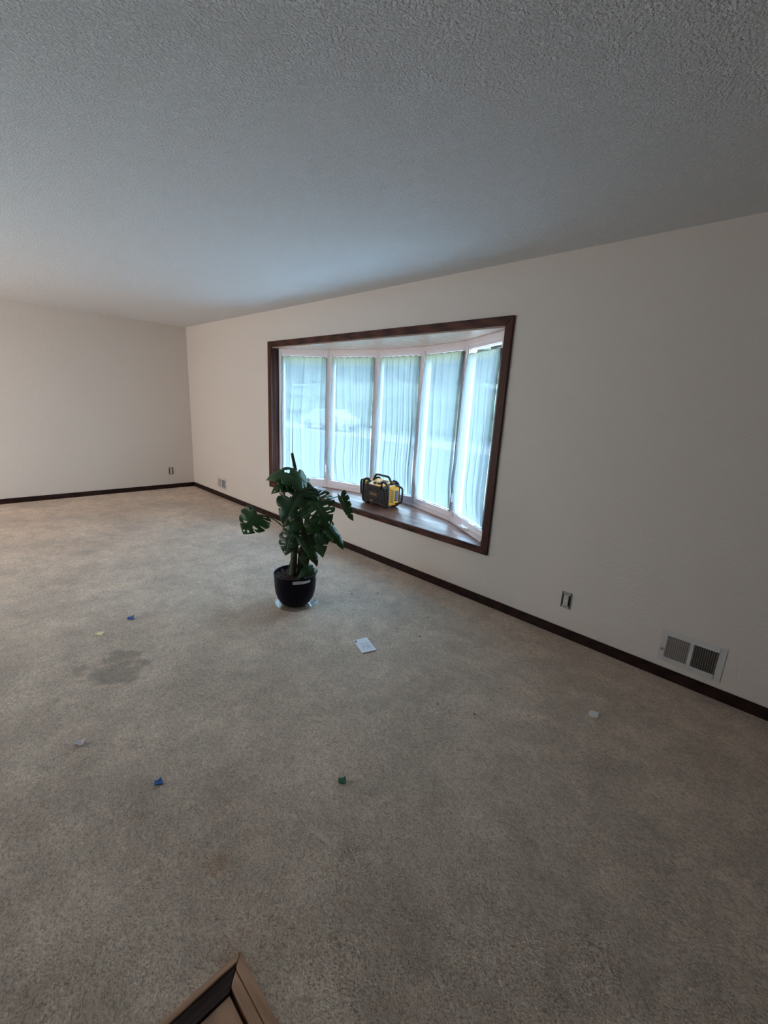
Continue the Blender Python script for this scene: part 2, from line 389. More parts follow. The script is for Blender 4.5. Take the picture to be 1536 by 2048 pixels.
o = struct(box('ceiling', -LW-T, XN+T, YL-T, DW+T, H, H+0.12, M['ceiling']), 'white stippled ceiling', 'ceiling')
bm = bmesh.new()
bx(bm, -LW-T, OX0, DW, DW+T*0.4, -0.1, H); bx(bm, OX1, XN+T, DW, DW+T*0.4, -0.1, H)
bx(bm, OX0, OX1, DW, DW+T*0.4, -0.1, OZ0-0.012); bx(bm, OX0, OX1, DW, DW+T*0.4, OZ1, H)
struct(from_bm('wall_right', bm, M['wall']), 'pale beige wall that holds the bow window', 'wall')
struct(box('wall_far', -LW-T, -LW, YL-T, DW, -0.1, H, M['wall']), 'pale beige end wall at the far end of the room', 'wall')
struct(box('wall_near', XN, XN+T, YL-T, DW, -0.1, H, M['near_wall_dark']), 'wall behind the viewer, darkened to cut bounced light', 'wall')  # out of view; dark finish added to cut bounced light
struct(box('wall_left', -LW, XN, YL-T, YL, -0.1, H, M['wall']), 'beige wall opposite the bow window', 'wall')

def baseboard(name, x0, x1, y0, y1, label):
    bm = bmesh.new(); bx(bm, x0, x1, y0, y1, 0.0, 0.066)
    # eased top edge
    es = [e for e in bm.edges if all(v.co.z > 0.06 for v in e.verts)]
    bmesh.ops.bevel(bm, geom=es, offset=0.004, segments=2, affect='EDGES')
    return struct(from_bm(name, bm, M['trim']), label, 'baseboard')
baseboard('baseboard_right', -LW+0.0125, XN, DW-0.012, DW, 'dark brown baseboard under the bow window')
baseboard('baseboard_far', -LW, -LW+0.012, YL, DW, 'dark brown baseboard along the far end wall')
baseboard('baseboard_left', -LW+0.0125, NX, YL, YL+0.012, 'dark brown baseboard opposite the window')

# wood entry floor at the lower edge of the frame, with mitred edging
e = empty('floor_entry', (NX, NY, 0)); struct(e, 'tan plank entry floor whose corner pokes into the carpet', 'floor')
TW = 0.050
def quadprism(name, pts, z0, z1, material, parent, bev=0.0):
    bm = bmesh.new(); prism(bm, pts, z0, z1)
    if bev: bevel(bm, bev, 1)
    return from_bm(name, bm, material, parent)
far_ = 2.0
# left edging: light nosing strip + dark stained board (mitred), right edging: tan board + bead
quadprism('nosing', [(0,0),(0,-far_),(0.018,-far_),(0.018,-0.019)], -0.04, 0.006, M['tan_wood_y'], e, 0.002)
quadprism('edge_board', [(0.0185,-0.0195),(0.0185,-far_),(0.062,-far_),(0.062,-0.0615)], -0.04, 0.001, M['dark_wood_y'], e, 0.002)
quadprism('edge_board', [(0.0005,0),(0.026,-0.0265),(far_,-0.0265),(far_,0)], -0.04, 0.005, M['tan_wood'], e, 0.003)
quadprism('bead', [(0.0265,-0.027),(0.053,-0.0535),(far_,-0.0535),(far_,-0.027)], -0.04, 0.002, M['tan_wood'], e, 0.003)
pw = 0.085; y = -0.0625; k = 0
while y > -2.9 - NY + 0.35:
    y2 = max(y - pw, -2.6 - NY + 0.01)
    xs = 0.0635 ; cut = 0.35 + (k * 0.53) % 0.9
    for a, b in ((xs, xs + cut), (xs + cut + 0.0015, XN - NX)):
        box('plank', a, b, y2 + 0.0015, y, -0.04, -0.004, M['tan_wood'], e, 0.0015, 1)
    y = y2; k += 1
    if y2 <= -2.6 - NY + 0.02: break
struct(box('floor_sub', NX, XN, YL, NY, -0.14, -0.045, M['tan_wood']), 'subfloor under the entry planks', 'floor')

# ---------------------------------------------------------------- bow window
win = empty('window_1', (0, 0, 0)); struct(win, 'white five-panel bow window with dark wood casing', 'window')
NODES = [(-4.695,2.910),(-4.149,3.232),(-3.537,3.399),(-2.903,3.399),(-2.291,3.232),(-1.744,2.910)]
ZS, ZT = 0.456, 2.037
# casing boards (mitred)
CX0, CX1, CZ0, CZ1 = -4.783, -1.6315, 0.402, 2.108
ix0, ix1, iz0, iz1 = OX0+0.004, OX1-0.002, OZ0+0.004, OZ1-0.001
def board(name, q, material):
    bm = bmesh.new()
    a = [bm.verts.new((x, DW-0.020, z)) for x, z in q]; b = [bm.verts.new((x, DW-0.0004, z)) for x, z in q]
    bm.faces.new(a); bm.faces.new(list(reversed(b)))
    for i in range(4): bm.faces.new((a[i], a[(i+1)%4], b[(i+1)%4], b[i]))
    bevel(bm, 0.003, 2)
    return from_bm(name, bm, material, win)
g = 0.0006
board('casing_board', [(CX0,CZ1),(CX1,CZ1),(ix1,iz1+g),(ix0,iz1+g)], M['casing_h'])
board('casing_board', [(CX0,CZ0),(ix0,iz0-g),(ix1,iz0-g),(CX1,CZ0)], M['casing_h'])
board('casing_board', [(CX0,CZ0+g),(CX0,CZ1-g),(ix0-g,iz1-g),(ix0-g,iz0+g)], M['casing_v'])
board('casing_board', [(CX1,CZ0+g),(ix1+g,iz0+g),(ix1+g,iz1-g),(CX1,CZ1-g)], M['casing_v'])
# side jambs
N0, N5 = NODES[0], NODES[-1]
quadprism('side_jamb', [(OX0,DW+0.0005),(OX0+0.003,DW+0.0005),(N0[0]+0.002,N0[1]-0.001),(OX0-0.02,N0[1]+0.04),(OX0-0.02,DW+T*0.4)], ZS, ZT, M['casing_v'], win)
quadprism('side_jamb', [(OX1,DW+0.0005),(OX1+0.02,DW+T*0.4),(OX1+0.02,N5[1]+0.04),(N5[0]-0.002,N5[1]-0.001),(OX1-0.003,DW+0.0005)], ZS, ZT, M['casing_v'], win)
# seat, made of long boards
seat = empty('window_seat'); seat.parent = win; seat['label'] = 'dark glossy wood window seat'
def outer(o_):   # bow polygon pushed outwards by o_
    pts = []
    for i, p in enumerate(NODES):
        c = Vector((-3.22, 1.55)); d = (Vector(p) - c).normalized(); q = Vector(p) + d * o_
        pts.append((q.x, q.y))
    return pts
OUT = outer(0.10)
def bow_x(y):   # half width of the bow at depth y
    pts = OUT
    for i in range(2):
        (xa, ya), (xb, yb) = pts[i], pts[i+1]
        if ya <= y <= yb: t = (y-ya)/(yb-ya); return xa + (xb-xa)*t
    return pts[0][0] if y < pts[0][1] else pts[2][0]
ys = [DW-0.016, DW+0.078, DW+0.19, DW+0.302, DW+0.414, DW+0.526, 3.49]
for a, b in zip(ys[:-1], ys[1:]):
    b2 = b - 0.0012
    if a < OUT[0][1]: xa = ix0 + 0.001 if a < DW else OX0
    else: xa = bow_x(a)
    xb = bow_x(b2) if b2 > OUT[0][1] else xa
    if b2 <= DW + 0.08: xb = xa
    pts = [(xa, a), (-6.44-xa, a), (-6.44-xb, b2), (xb, b2)]
    if a < DW: pts = [(ix0+0.001, a), (ix1-0.001, a), (ix1-0.001, b2), (ix0+0.001, b2)]
    bm = bmesh.new(); prism(bm, pts, ZS-0.02, ZS)
    es = [ed for ed in bm.edges if all(v.co.z > ZS-0.001 for v in ed.verts)]
    bmesh.ops.bevel(bm, geom=es, offset=0.0012, segments=1, affect='EDGES')
    from_bm('seat_board', bm, M['seat'], seat)
# soffit and outer shell of the bow
poly = [(OX0-0.02, DW+T*0.4+0.0005)] + OUT + [(OX1+0.02, DW+T*0.4+0.0005)]
inner = [(OX0, DW+0.0005), (OX0, DW+T*0.4)] + OUT + [(OX1, DW+T*0.4), (OX1, DW+0.0005)]
quadprism('soffit', inner, ZT+0.0005, ZT+0.009, M['soffit'], win)
quadprism('bay_roof', [(p[0], p[1]) for p in [(-4.95, DW+T*0.4+0.001)] + outer(0.32) + [(-1.49, DW+T*0.4+0.001)]], ZT+0.010, ZT+0.20, M['roof'], win)
quadprism('bay_apron', poly, ZS-0.25, ZS-0.021, M['siding'], win)

latch_bm = None
for i in range(5):
    A = Vector(NODES[i]+(0,)); B = Vector(NODES[i+1]+(0,)); d = (B-A); wid = d.length; d.normalize()
    nrm = Vector((d.y, -d.x, 0))         # into the room
    mt = Matrix(((d.x, -nrm.x, 0, A.x), (d.y, -nrm.y, 0, A.y), (0, 0, 1, ZS), (0, 0, 0, 1)))   # local: x along, y outwards, z up
    s = empty('sash'); s.parent = win; s.matrix_world = mt
    hh = ZT - ZS
    a0 = 0.024; st = 0.046
    # fixed frame member (four pieces as one moulded frame), stepped profile
    bm = bmesh.new()
    for (x0,x1,z0,z1) in ((0.0,a0,0,hh),(wid-a0,wid,0,hh),(a0,wid-a0,hh-0.042,hh),(a0,wid-a0,0,0.050)):
        bx(bm, x0+0.0003, x1-0.0003, 0.0, 0.075, z0, z1)
    from_bm('frame', bm, M['vinyl'], s)
    bm = bmesh.new()
    y0 = 0.012
    for (x0,x1,z0,z1) in ((a0,st,0.050,hh-0.042),(wid-st,wid-a0,0.050,hh-0.042),(st,wid-st,hh-0.072,hh-0.042),(st,wid-st,0.050,0.088)):
        bx(bm, x0+0.0002, x1-0.0002, y0, 0.06, z0, z1)
    from_bm('sash_frame', bm, M['vinyl'], s)
    bm = bmesh.new()
    for (x0,x1,z0,z1) in ((st,st+0.006,0.088,hh-0.072),(wid-st-0.006,wid-st,0.088,hh-0.072),(st+0.006,wid-st-0.006,hh-0.078,hh-0.072),(st+0.006,wid-st-0.006,0.088,0.094)):
        bx(bm, x0, x1, y0+0.012, 0.055, z0, z1)
    from_bm('glazing_bead', bm, M['white'], s)
    box('pane', st+0.006, wid-st-0.006, 0.046, 0.050, 0.094, hh-0.078, M['glass'], s)
    # sill stool moulding at the foot of the frame
    box('stool_moulding', 0.004, wid-0.004, -0.009, -0.0003, 0.0002, 0.020, M['vinyl'], s, 0.003)
    if i in (0, 4):
        xl = wid-0.022 if i == 0 else 0.022
        bm = bmesh.new(); bx(bm, xl-0.011, xl+0.011, -0.007, -0.0004, 0.15, 0.235); bevel(bm, 0.003, 2)
        bx(bm, xl-0.006, xl+0.006, -0.020, -0.007, 0.19, 0.275); from_bm('latch', bm, M['white'], s)
        bm = bmesh.new(); bx(bm, wid*0.5-0.06, wid*0.5+0.06, -0.018, -0.0004, 0.022, 0.045); bevel(bm, 0.004, 2)
        tube_bm(bm, [(wid*0.5+0.03,-0.016,0.034),(wid*0.5+0.02,-0.030,0.040),(wid*0.5-0.07,-0.034,0.036)], 0.005, 8)
        from_bm('crank', bm, M['white'], s)
# corner posts between the panels
for i in range(1, 5):
    p = Vector(NODES[i]); c = Vector((-3.22, 1.55)); dd = (p-c).normalized(); tt = Vector((-dd.y, dd.x))
    q = [p + dd*0.003 , p + dd*0.09 + tt*0.030, p + dd*0.09 - tt*0.030]
    quadprism('corner_post', [(v.x, v.y) for v in q], ZS, ZT, M['vinyl'], win)
# end infill outside (keeps daylight from leaking round the end panels)
for sx, Nn in ((-1, N0), (1, N5)):
    quadprism('end_infill', [(Nn[0]+sx*0.002, Nn[1]+0.002), (Nn[0]+sx*0.06, DW+T*0.4), (Nn[0]+sx*0.10, Nn[1]+0.06), (Nn[0]-sx*0.01, Nn[1]+0.085)], ZS, ZT, M['vinyl'], win)

# ---------------------------------------------------------------- sheer curtains
def curtain(i, label, seed, lean, bulge_l, bulge_r, gap=0.0):
    A = Vector(NODES[i]+(0,)); B = Vector(NODES[i+1]+(0,)); d = (B-A); wid = d.length; d.normalize()
    nrm = Vector((d.y, -d.x, 0))
    mt = Matrix(((d.x, -nrm.x, 0, A.x), (d.y, -nrm.y, 0, A.y), (0, 0, 1, ZS), (0, 0, 0, 1)))
    root = empty('sheer_curtain'); root.matrix_world = mt
    tag(root, label, 'curtain', 'sheer curtains on the bow window')
    rnd = random.Random(seed)
    x0, x1 = 0.042, wid-(0.030 if i < 3 else (0.004 if i == 3 else 0.001)); zt, zb = (ZT-ZS)-0.078-gap, 0.100
    nx, nz = 240, 60
    fr = [(rnd.uniform(7, 11), rnd.uniform(0, 6.3), 0.010), (rnd.uniform(15, 22), rnd.uniform(0, 6.3), 0.0055), (rnd.uniform(30, 44), rnd.uniform(0, 6.3), 0.0022)]
    vs = []; fs = []
    for j in range(nz+1):
        v = j/nz; z = zt + (zb-zt)*v
        flow = math.sin(math.pi*min(1, v))**0.8
        bl = bulge_l*math.exp(-((v-0.80)/0.16)**2) + 0.006*math.sin(v*9+seed)*flow
        br = bulge_r*math.exp(-((v-0.55)/0.18)**2) + 0.005*math.sin(v*11+seed*2)*flow
        xa, xb = x0 - bl, x1 + br
        for k in range(nx+1):
            u = k/nx
            # folds drift sideways on the way down and fan out near the hem
            uu = u + lean*v*(1-v*0.5)*u*(1-u)*4 + 0.022*math.sin(v*3+u*7+seed)*v*flow
            amp = 0.55 + 0.9*min(1, v*1.6)
            if v > 0.9: amp *= 1 - 0.55*(v-0.9)/0.1
            y = 0; f2, ph2, _a = fr[1]
            dx = 0.0078*amp*(0.45+0.55*noise.noise(Vector((u*9, v*0.6, seed+3)))+0.35)*math.cos(uu*f2*6.283*0.62 + ph2 + 1.3*noise.noise(Vector((uu*4, v*1.2, seed))))*min(1, u*12)*min(1, (1-u)*12)
            for f_, ph, a_ in fr:
                y += a_*amp*math.sin(uu*f_*6.283*0.62 + ph + 1.3*noise.noise(Vector((uu*4, v*0.7, seed))))
            # tight gathers at the rod pocket and hem
            y += 0.0035*math.sin(u*6.283*34 + seed)*math.exp(-v*22)
            y += 0.0035*math.sin(u*6.283*22 + seed + 4*u)*math.exp(-(1-v)*14)
            y += 0.003*math.sin(uu*25+v*12)*math.exp(-(1-v)*6)
            belly = 0.020*math.sin(math.pi*v)**1.2*(0.6+0.4*v) + 0.010*math.exp(-((v-0.82)/0.12)**2)
            sagz = 0.006*math.sin(u*6.283*3+seed)*(1 if j == nz else 0)
            vs.append((xa + (xb-xa)*u + dx, min(-0.0015, -0.006 - belly*0.6 + y*0.62 - 0.012*min(1, v*4)*min(1,(1-v)*6)), z + sagz))
    for j in range(nz):
        for k in range(nx):
            a = j*(nx+1)+k; fs.append((a, a+nx+1, a+nx+2, a+1))
    from_py('cloth', vs, fs, M['curtain'], root, True)
    bm = bmesh.new(); tube_bm(bm, [(x0-0.012, -0.006, zt-0.004), (x1+0.012, -0.006, zt-0.004)], 0.0035, 8); from_bm('rod', bm, M['white'], root)
    bm = bmesh.new(); tube_bm(bm, [(x0-0.012, -0.006, zb+0.004), (x1+0.012, -0.006, zb+0.004)], 0.003, 8); from_bm('rod', bm, M['white'], root)
    return root
curtain(0, 'sheer white curtain on the leftmost window panel, behind the plant stake', 3.1, 0.10, 0.0, 0.0)
curtain(1, 'sheer white curtain on the second window panel, left of the radio', 5.7, -0.25, 0.035, 0.0)
curtain(2, 'sheer white curtain on the middle window panel, directly behind the radio', 8.3, -0.20, 0.02, 0.026)
curtain(3, 'sheer white curtain on the fourth window panel, right of the radio', 11.9, -0.15, 0.0, 0.016)
curtain(4, 'sheer white curtain on the rightmost window panel, hanging lower than its frame head', 14.2, -0.35, 0.055, 0.006, gap=0.035)

# ---------------------------------------------------------------- wall fittings
def outlet(name, loc, rz, label, lt=None):
    t = empty(name, loc, rz); tag(t, label, 'outlet')    # local: x right along the wall, -y into the room
    bm = bmesh.new(); w2, h2 = 0.031, 0.054
    bx(bm, -w2-0.004, -w2, -0.0035, -0.0004, -h2-0.004, h2+0.004); bx(bm, w2, w2+0.004, -0.0035, -0.0004, -h2-0.004, h2+0.004)
    bx(bm, -w2, w2, -0.0035, -0.0004, h2, h2+0.004); bx(bm, -w2, w2, -0.0035, -0.0004, -h2-0.004, -h2)
    from_bm('box_rim', bm, M['zinc'], t)
    box('box_back', -w2, w2, -0.0015, -0.0003, -h2, h2, M['box_dark'], t)
    bm = bmesh.new()
    for s_ in (-1, 1):
        bx(bm, -0.024, 0.024, -0.006, -0.004, s_*0.0455-0.0085, s_*0.0455+0.0085)
        bx(bm, -0.004, 0.004, -0.008, -0.006, s_*0.047-0.004, s_*0.047+0.004)
    bm.free()
    for s_ in (-1, 1):
        bm = bmesh.new(); bx(bm, -0.024, 0.024, -0.006, -0.004, s_*0.0455-0.0085, s_*0.0455+0.0085)
        from_bm('yoke_tab', bm, M['zinc'], t)
    bm = bmesh.new(); bx(bm, -0.0165, 0.0165, -0.014, -0.0041, -0.036, 0.036); bevel(bm, 0.003, 2)
    from_bm('receptacle', bm, M['receptacle'], t)
    bm = bmesh.new()
    for s_ in (-1, 1):
        for x_ in (-0.0065, 0.0065): bx(bm, x_-0.0013, x_+0.0013, -0.0146, -0.0141, s_*0.019-0.001, s_*0.019+0.0075)
        bx(bm, -0.0025, 0.0025, -0.0146, -0.0141, s_*0.019-0.0095, s_*0.019-0.0050)
    tag(from_bm('slots', bm, M['slot'], t), 'black plug slots', kind='stuff')
    return t
outlet('wall_outlet', (-1.000, DW, 0.266), 0, 'white wall outlet without cover plate, right of the bow window')
outlet('wall_outlet', (-LW, 2.478, 0.275), R(90), 'small wall outlet without cover plate on the far end wall')

def vent(loc, w_, h_, label, small=False):
    t = empty('wall_register', loc); tag(t, label, 'vent')
    hx, hz = w_/2, h_/2; fx, fz = (0.031, 0.032)
    bm = bmesh.new()
    for (x0,x1,z0,z1) in ((-hx,-hx+fx,-hz,hz),(hx-fx,hx,-hz,hz),(-hx+fx,hx-fx,hz-fz,hz),(-hx+fx,hx-fx,-hz,-hz+fz)):
        bx(bm, x0, x1, -0.009, -0.0004, z0, z1)
    bmesh.ops.remove_doubles(bm, verts=bm.verts[:], dist=1e-5)
    # sloping rim
    for v in bm.verts:
        if v.co.y < -0.008 and (abs(abs(v.co.x)-hx) < 1e-4 or abs(abs(v.co.z)-hz) < 1e-4):
            v.co.y = -0.004
    from_bm('frame', bm, M['white_metal'], t)
    box('centre_bar', -0.009, 0.009, -0.010, -0.0005, -hz+fz, hz-fz, M['white_metal'], t, 0.001, 1)
    tag(box('duct_shade', -hx+fx, hx-fx, -0.0010, -0.0003, -hz+fz, hz-fz, M['duct_shade'], t), 'dark sheet painted as the shade behind the slats')  # flat dark sheet in place of a recess, its shade is painted
    for side in (-1, 1):
        n_ = 12 if side < 0 else 11
        a, b = (-hx+fx, -0.009) if side < 0 else (0.009, hx-fx)
        me = None
        for k in range(n_):
            x = a + (b-a)*(k+0.5)/n_
            wd = (b-a)/n_
            if me is None:
                bm = bmesh.new(); ang = R(20 if side < 0 else 58)
                hl = wd*0.40 if side < 0 else wd*0.40
                bx(bm, -hl, hl, -0.0006, 0.0006, -hz+fz+0.0005, hz-fz-0.0005, Matrix.Rotation(ang, 4, 'Z'))
                o_ = from_bm('slat', bm, M['slat'], t); me = o_.data
            else:
                o_ = bpy.data.objects.new('slat', me); COL.objects.link(o_); o_.parent = t
            o_.location = (x, -0.0058, 0)
    bm = bmesh.new(); bx(bm, -hx+0.010, -hx+0.017, -0.017, -0.0085, -0.03, -0.018); bevel(bm, 0.0015, 1)
    from_bm('damper_lever', bm, M['zinc'], t)
    return t
vent((-0.278, DW, 0.203), 0.306, 0.199, 'large white louvered wall vent above the baseboard, right of the outlet')
vent((-6.145, DW, 0.212), 0.285, 0.178, 'small-looking far white wall vent left of the window, near the room corner')

# ---------------------------------------------------------------- potted monstera
PB = Vector((-2.540, 1.700, 0.0)); PRZ = math.atan2(0.69879, 0.71533)
plant = empty('potted_monstera', (PB.x, PB.y, 0.004), PRZ)
tag(plant, 'potted monstera with split leaves in a dark navy pot on the carpet', 'plant')
# local axes: x to the right seen from the doorway, y away, z up
pot = lathe('pot', [(0.0, 0.010), (0.078, 0.008), (0.092, 0.012), (0.112, 0.030), (0.130, 0.060), (0.143, 0.100), (0.149, 0.145), (0.152, 0.200), (0.1545, 0.240),
      (0.1560, 0.247), (0.1545, 0.252), (0.150, 0.2515), (0.1475, 0.247), (0.146, 0.200), (0.142, 0.150), (0.0, 0.148)], M['pot'], plant)
# sticker on the rim
vs = []; fs = []
for j in range(2):
    for k in range(13):
        a = R(-85 + k*(49/12)); r_ = 0.1535 + 0.0008 + (0.0012 if j else 0)
        vs.append((r_*math.cos(a), r_*math.sin(a), (0.216 + (0.022 if j else 0)) + 0.003*math.sin(k*0.5)*j))
for k in range(12): fs.append((k, k+1, 13+k+1, 13+k))
st_ = from_py('sticker', vs, fs, M['sticker'], pot); tag(st_, 'pale printed sticker on the pot rim')
md = st_.modifiers.new('thick', 'SOLIDIFY'); md.thickness = 0.0006
vs = []; fs = []
for j in range(2):
    for k in range(5):
        a = R(-12 + k*4); r_ = 0.1548 + 0.0008*j
        vs.append((r_*math.cos(a), r_*math.sin(a), 0.222 + 0.012*j + 0.002*k))
for k in range(4): fs.append((k, k+1, 5+k+1, 5+k))
st_ = from_py('sticker', vs, fs, M['sticker'], pot); md = st_.modifiers.new('thick', 'SOLIDIFY'); md.thickness = 0.0006
# soil surface
bm = bmesh.new(); rings = []; seg = 40
for i, r_ in enumerate([0.001, 0.03, 0.06, 0.09, 0.115, 0.135, 0.1455]):
    rings.append([bm.verts.new((r_*math.cos(2*math.pi*k/seg), r_*math.sin(2*math.pi*k/seg),
        0.222 + 0.010*(1-r_/0.145) + (0.010*noise.noise(Vector((r_*30*math.cos(6.283*k/seg), r_*30*math.sin(6.283*k/seg), 1.7))) if i else 0))) for k in range(seg)])
for i in range(len(rings)-1):
    for k in range(seg): bm.faces.new((rings[i][k], rings[i][(k+1)%seg], rings[i+1][(k+1)%seg], rings[i+1][k]))
bm.faces.new(rings[0]); from_bm('soil', bm, M['soil'], plant, True)
bm = bmesh.new()
for k in range(110):
    a = random.uniform(0, 6.283); r_ = 0.135*math.sqrt(random.random())
    mt = Matrix.Translation((r_*math.cos(a), r_*math.sin(a), 0.233+random.uniform(0, 0.006))) @ Matrix.Rotation(random.uniform(0, 6.3), 4, 'Z') @ Matrix.Rotation(random.uniform(-0.5, 0.5), 4, 'X')
    l_ = random.uniform(0.005, 0.014); bx(bm, -l_, l_, -l_*0.45, l_*0.45, -0.0018, 0.0018, mt)
tag(from_bm('bark_mulch', bm, M['bark'], plant), kind='stuff')

OUTL = [(0.0, 0.015), (0.10, -0.10), (0.26, -0.19), (0.42, -0.15), (0.50, 0.0), (0.525, 0.16), (0.50, 0.33), (0.43, 0.51), (0.32, 0.68), (0.19, 0.83), (0.075, 0.95), (0.0, 1.03)]
def outl(s):
    x = s*(len(OUTL)-1); i = min(int(x), len(OUTL)-2); t = x-i
    P = [OUTL[max(i-1,0)], OUTL[i], OUTL[i+1], OUTL[min(i+2, len(OUTL)-1)]]
    return tuple(0.5*((2*P[1][k])+(P[2][k]-P[0][k])*t+(2*P[0][k]-5*P[1][k]+4*P[2][k]-P[3][k])*t*t+(3*P[1][k]-P[0][k]-3*P[2][k]+P[3][k])*t**3) for k in (0,1))
def leaf(B, Tp, nrm, width, bend=0.9, cross=0.7, seed=0, splits=5, holes=True, curl=0.0, vein=True, depth=0.42):
    """one fenestrated heart-shaped blade from its petiole joint B to its tip Tp"""
    rnd = random.Random(seed); B = Vector(B); Tp = Vector(Tp); nrm = Vector(nrm)
    cuts = [0.34 + (0.90-0.34)*k/(splits) for k in range(splits)] if splits else []
    bm = bmesh.new(); nt_ = 14
    def root(s): return (0.0, max(0.0, (s-0.22)/0.78)**1.15*0.985)
    def loc3(u, v):
        # u in widths, v in lengths -> bent sheet
        th = bend*v; y = (math.sin(th)/bend if abs(bend) > 1e-4 else v); z = -(1-math.cos(th))/bend if abs(bend) > 1e-4 else 0
        wr = width/Lr
        uu = u*wr*1.0
        c_ = cross + curl*max(0, v)
        ph = c_*u*2.0
        xx = math.sin(ph)/c_/2.0*wr if abs(c_) > 1e-4 else uu
        zz = -(1-math.cos(ph))/c_/2.0*wr if abs(c_) > 1e-4 else 0
        zz += 0.05*abs(u)**0.5*wr*0.6          # shallow valley along the midrib
        zz += 0.035*math.sin(v*17+u*6+seed)*min(1, abs(u)*2.2)*wr
        # normal offset of the bent spine
        return Vector((xx, y + zz*math.sin(th), z + zz*math.cos(th)))
    Lc = (Tp-B).length
    Lr = Lc
    e_ = loc3(0, 1.03).length; Lr = Lc/e_
    e_ = loc3(0, 1.03).length; Lr = Lc/e_
    for side in (-1, 1):
        bnds = [0.0] + [min(0.95, max(0.2, c_+rnd.uniform(-0.025, 0.025))) for c_ in cuts] + [1.0]
        tks = [0] + [rnd.uniform(depth-0.10, depth+0.22) for _ in cuts] + [0]
        for q in range(len(bnds)-1):
            s0, s1 = bnds[q], bnds[q+1]; nn = 6 if q else 12
            grid = []
            for j in range(nt_+1):
                t = j/nt_; row = []
                def gap(kk, sgn):
                    if kk == 0 or kk == len(bnds)-1: return 0
                    tk = tks[kk]
                    return 0 if t <= tk else 0.012*((t-tk)/(1-tk))**0.45
                a = s0 + gap(q, 1); b = s1 - gap(q+1, -1)
                for k in range(nn+1):
                    x = k/nn; s = a + (b-a)*x
                    te = t
                    if q > 0: te = t*(1-0.10*abs(2*x-1)**3*t) if q < len(bnds)-2 else t*(1-0.10*max(0, 1-2*x)**3*t)
                    r0 = root(s); o0 = outl(s)
                    row.append(bm.verts.new(loc3(side*(r0[0]+(o0[0]-r0[0])*te), r0[1]+(o0[1]-r0[1])*te)))
                grid.append(row)
            hole = holes and 0 < q < len(bnds)-1
            rk = rnd.randint(0, 1); hole = hole and rnd.random() < 0.75; hole2 = rnd.random() < 0.55; j0 = 3 + rnd.randint(0, 1); j1 = j0 + 4 + rnd.randint(0, 1)
            for j in range(nt_):
                for k in range(nn):
                    if hole and ((j0 <= j <= j1 and k == 2 + rk) or (j0 < j < j1 and k == 3 + rk and hole2)): continue
                    if q == 0 and holes and 6 <= j <= 9 and k == 9: continue
                    vs_ = (grid[j][k], grid[j][k+1], grid[j+1][k+1], grid[j+1][k])
                    bm.faces.new(vs_ if side > 0 else tuple(reversed(vs_)))
    bmesh.ops.remove_doubles(bm, verts=bm.verts[:], dist=0.0006/Lr)
    # frame: chord along +Y', face normal nrm
    tip = loc3(0, 1.03)
    ang = math.atan2(tip.z, tip.y)
    pre = Matrix.Rotation(-ang, 4, 'X')
    yv = (Tp-B).normalized(); zv = (nrm - yv*nrm.dot(yv)).normalized(); xv = yv.cross(zv)
    fm = Matrix(((xv.x, yv.x, zv.x, B.x), (xv.y, yv.y, zv.y, B.y), (xv.z, yv.z, zv.z, B.z), (0,0,0,1))) @ Matrix.Scale(Lr, 4) @ pre
    bmesh.ops.transform(bm, matrix=fm, verts=bm.verts[:])
    lf = from_bm('leaf', bm, M['leaf'], plant, True)
    sm = lf.modifiers.new('thick', 'SOLIDIFY'); sm.thickness = 0.0012; sm.offset = 0
    if vein:
        bm = bmesh.new(); pts = [fm @ (loc3(0, v_/10) + Vector((0, 0, 0.004))) for v_ in range(0, 11)]
        tube_bm(bm, pts, [0.0028 - 0.0022*k/10 for k in range(11)], 6); from_bm('midrib', bm, M['rib'], lf, True)
    return lf
F = (0, -1, 0.25)
# far left leaf, backlit
leaf((-0.262,-0.03,0.680), (-0.345,-0.09,0.548), (0.05,-1,0.35), 0.235, 0.5, 0.5, 1, 3, depth=0.45)
# arching top leaf
leaf((0.078,0.0,0.918), (-0.200,-0.02,0.925), (0.1,-0.75,0.9), 0.19, 2.0, 0.5, 2, 3, depth=0.5)
leaf((0.02,0.02,0.930), (-0.150,-0.08,0.845), (-0.25,-0.8,0.5), 0.15, 1.2, 0.6, 22, 4)
# big hanging leaf facing the viewer
leaf((0.050,-0.06,0.885), (-0.050,-0.13,0.628), (-0.12,-1,0.22), 0.290, 0.6, 0.45, 3, 3, depth=0.72)
# broad glossy leaf on the right
leaf((0.118,-0.05,0.838), (0.262,-0.13,0.645), (0.20,-0.85,0.62), 0.300, 1.0, 0.7, 4, 5, depth=0.45)
# far right curled leaf
leaf((0.318,0.0,0.838), (0.418,-0.02,0.668), (-0.5,-0.9,0.10), 0.125, 0.7, 1.5, 5, 4, holes=False, depth=0.45)
# right drooping folded leaf
leaf((0.225,0.0,0.625), (0.350,-0.02,0.448), (0.6,-0.75,0.35), 0.130, 1.0, 1.3, 6, 4, holes=False)
leaf((0.180,0.03,0.630), (0.285,0.02,0.510), (0.2,-0.9,0.6), 0.16, 0.8, 0.7, 61, 4)
# dark leaf under it, in shade
leaf((0.150,0.02,0.610), (0.205,-0.02,0.380), (-0.35,-1,-0.05), 0.200, 0.5, 0.8, 7, 3, holes=False)
leaf((0.120,0.03,0.640), (0.205,0.00,0.560), (0.0,-0.7,0.7), 0.20, 1.0, 0.6, 71, 4)
# lower left leaf
leaf((-0.025,-0.04,0.560), (-0.050,-0.085,0.405), (-0.25,-1,0.15), 0.185, 0.6, 0.6, 8, 3, depth=0.35)
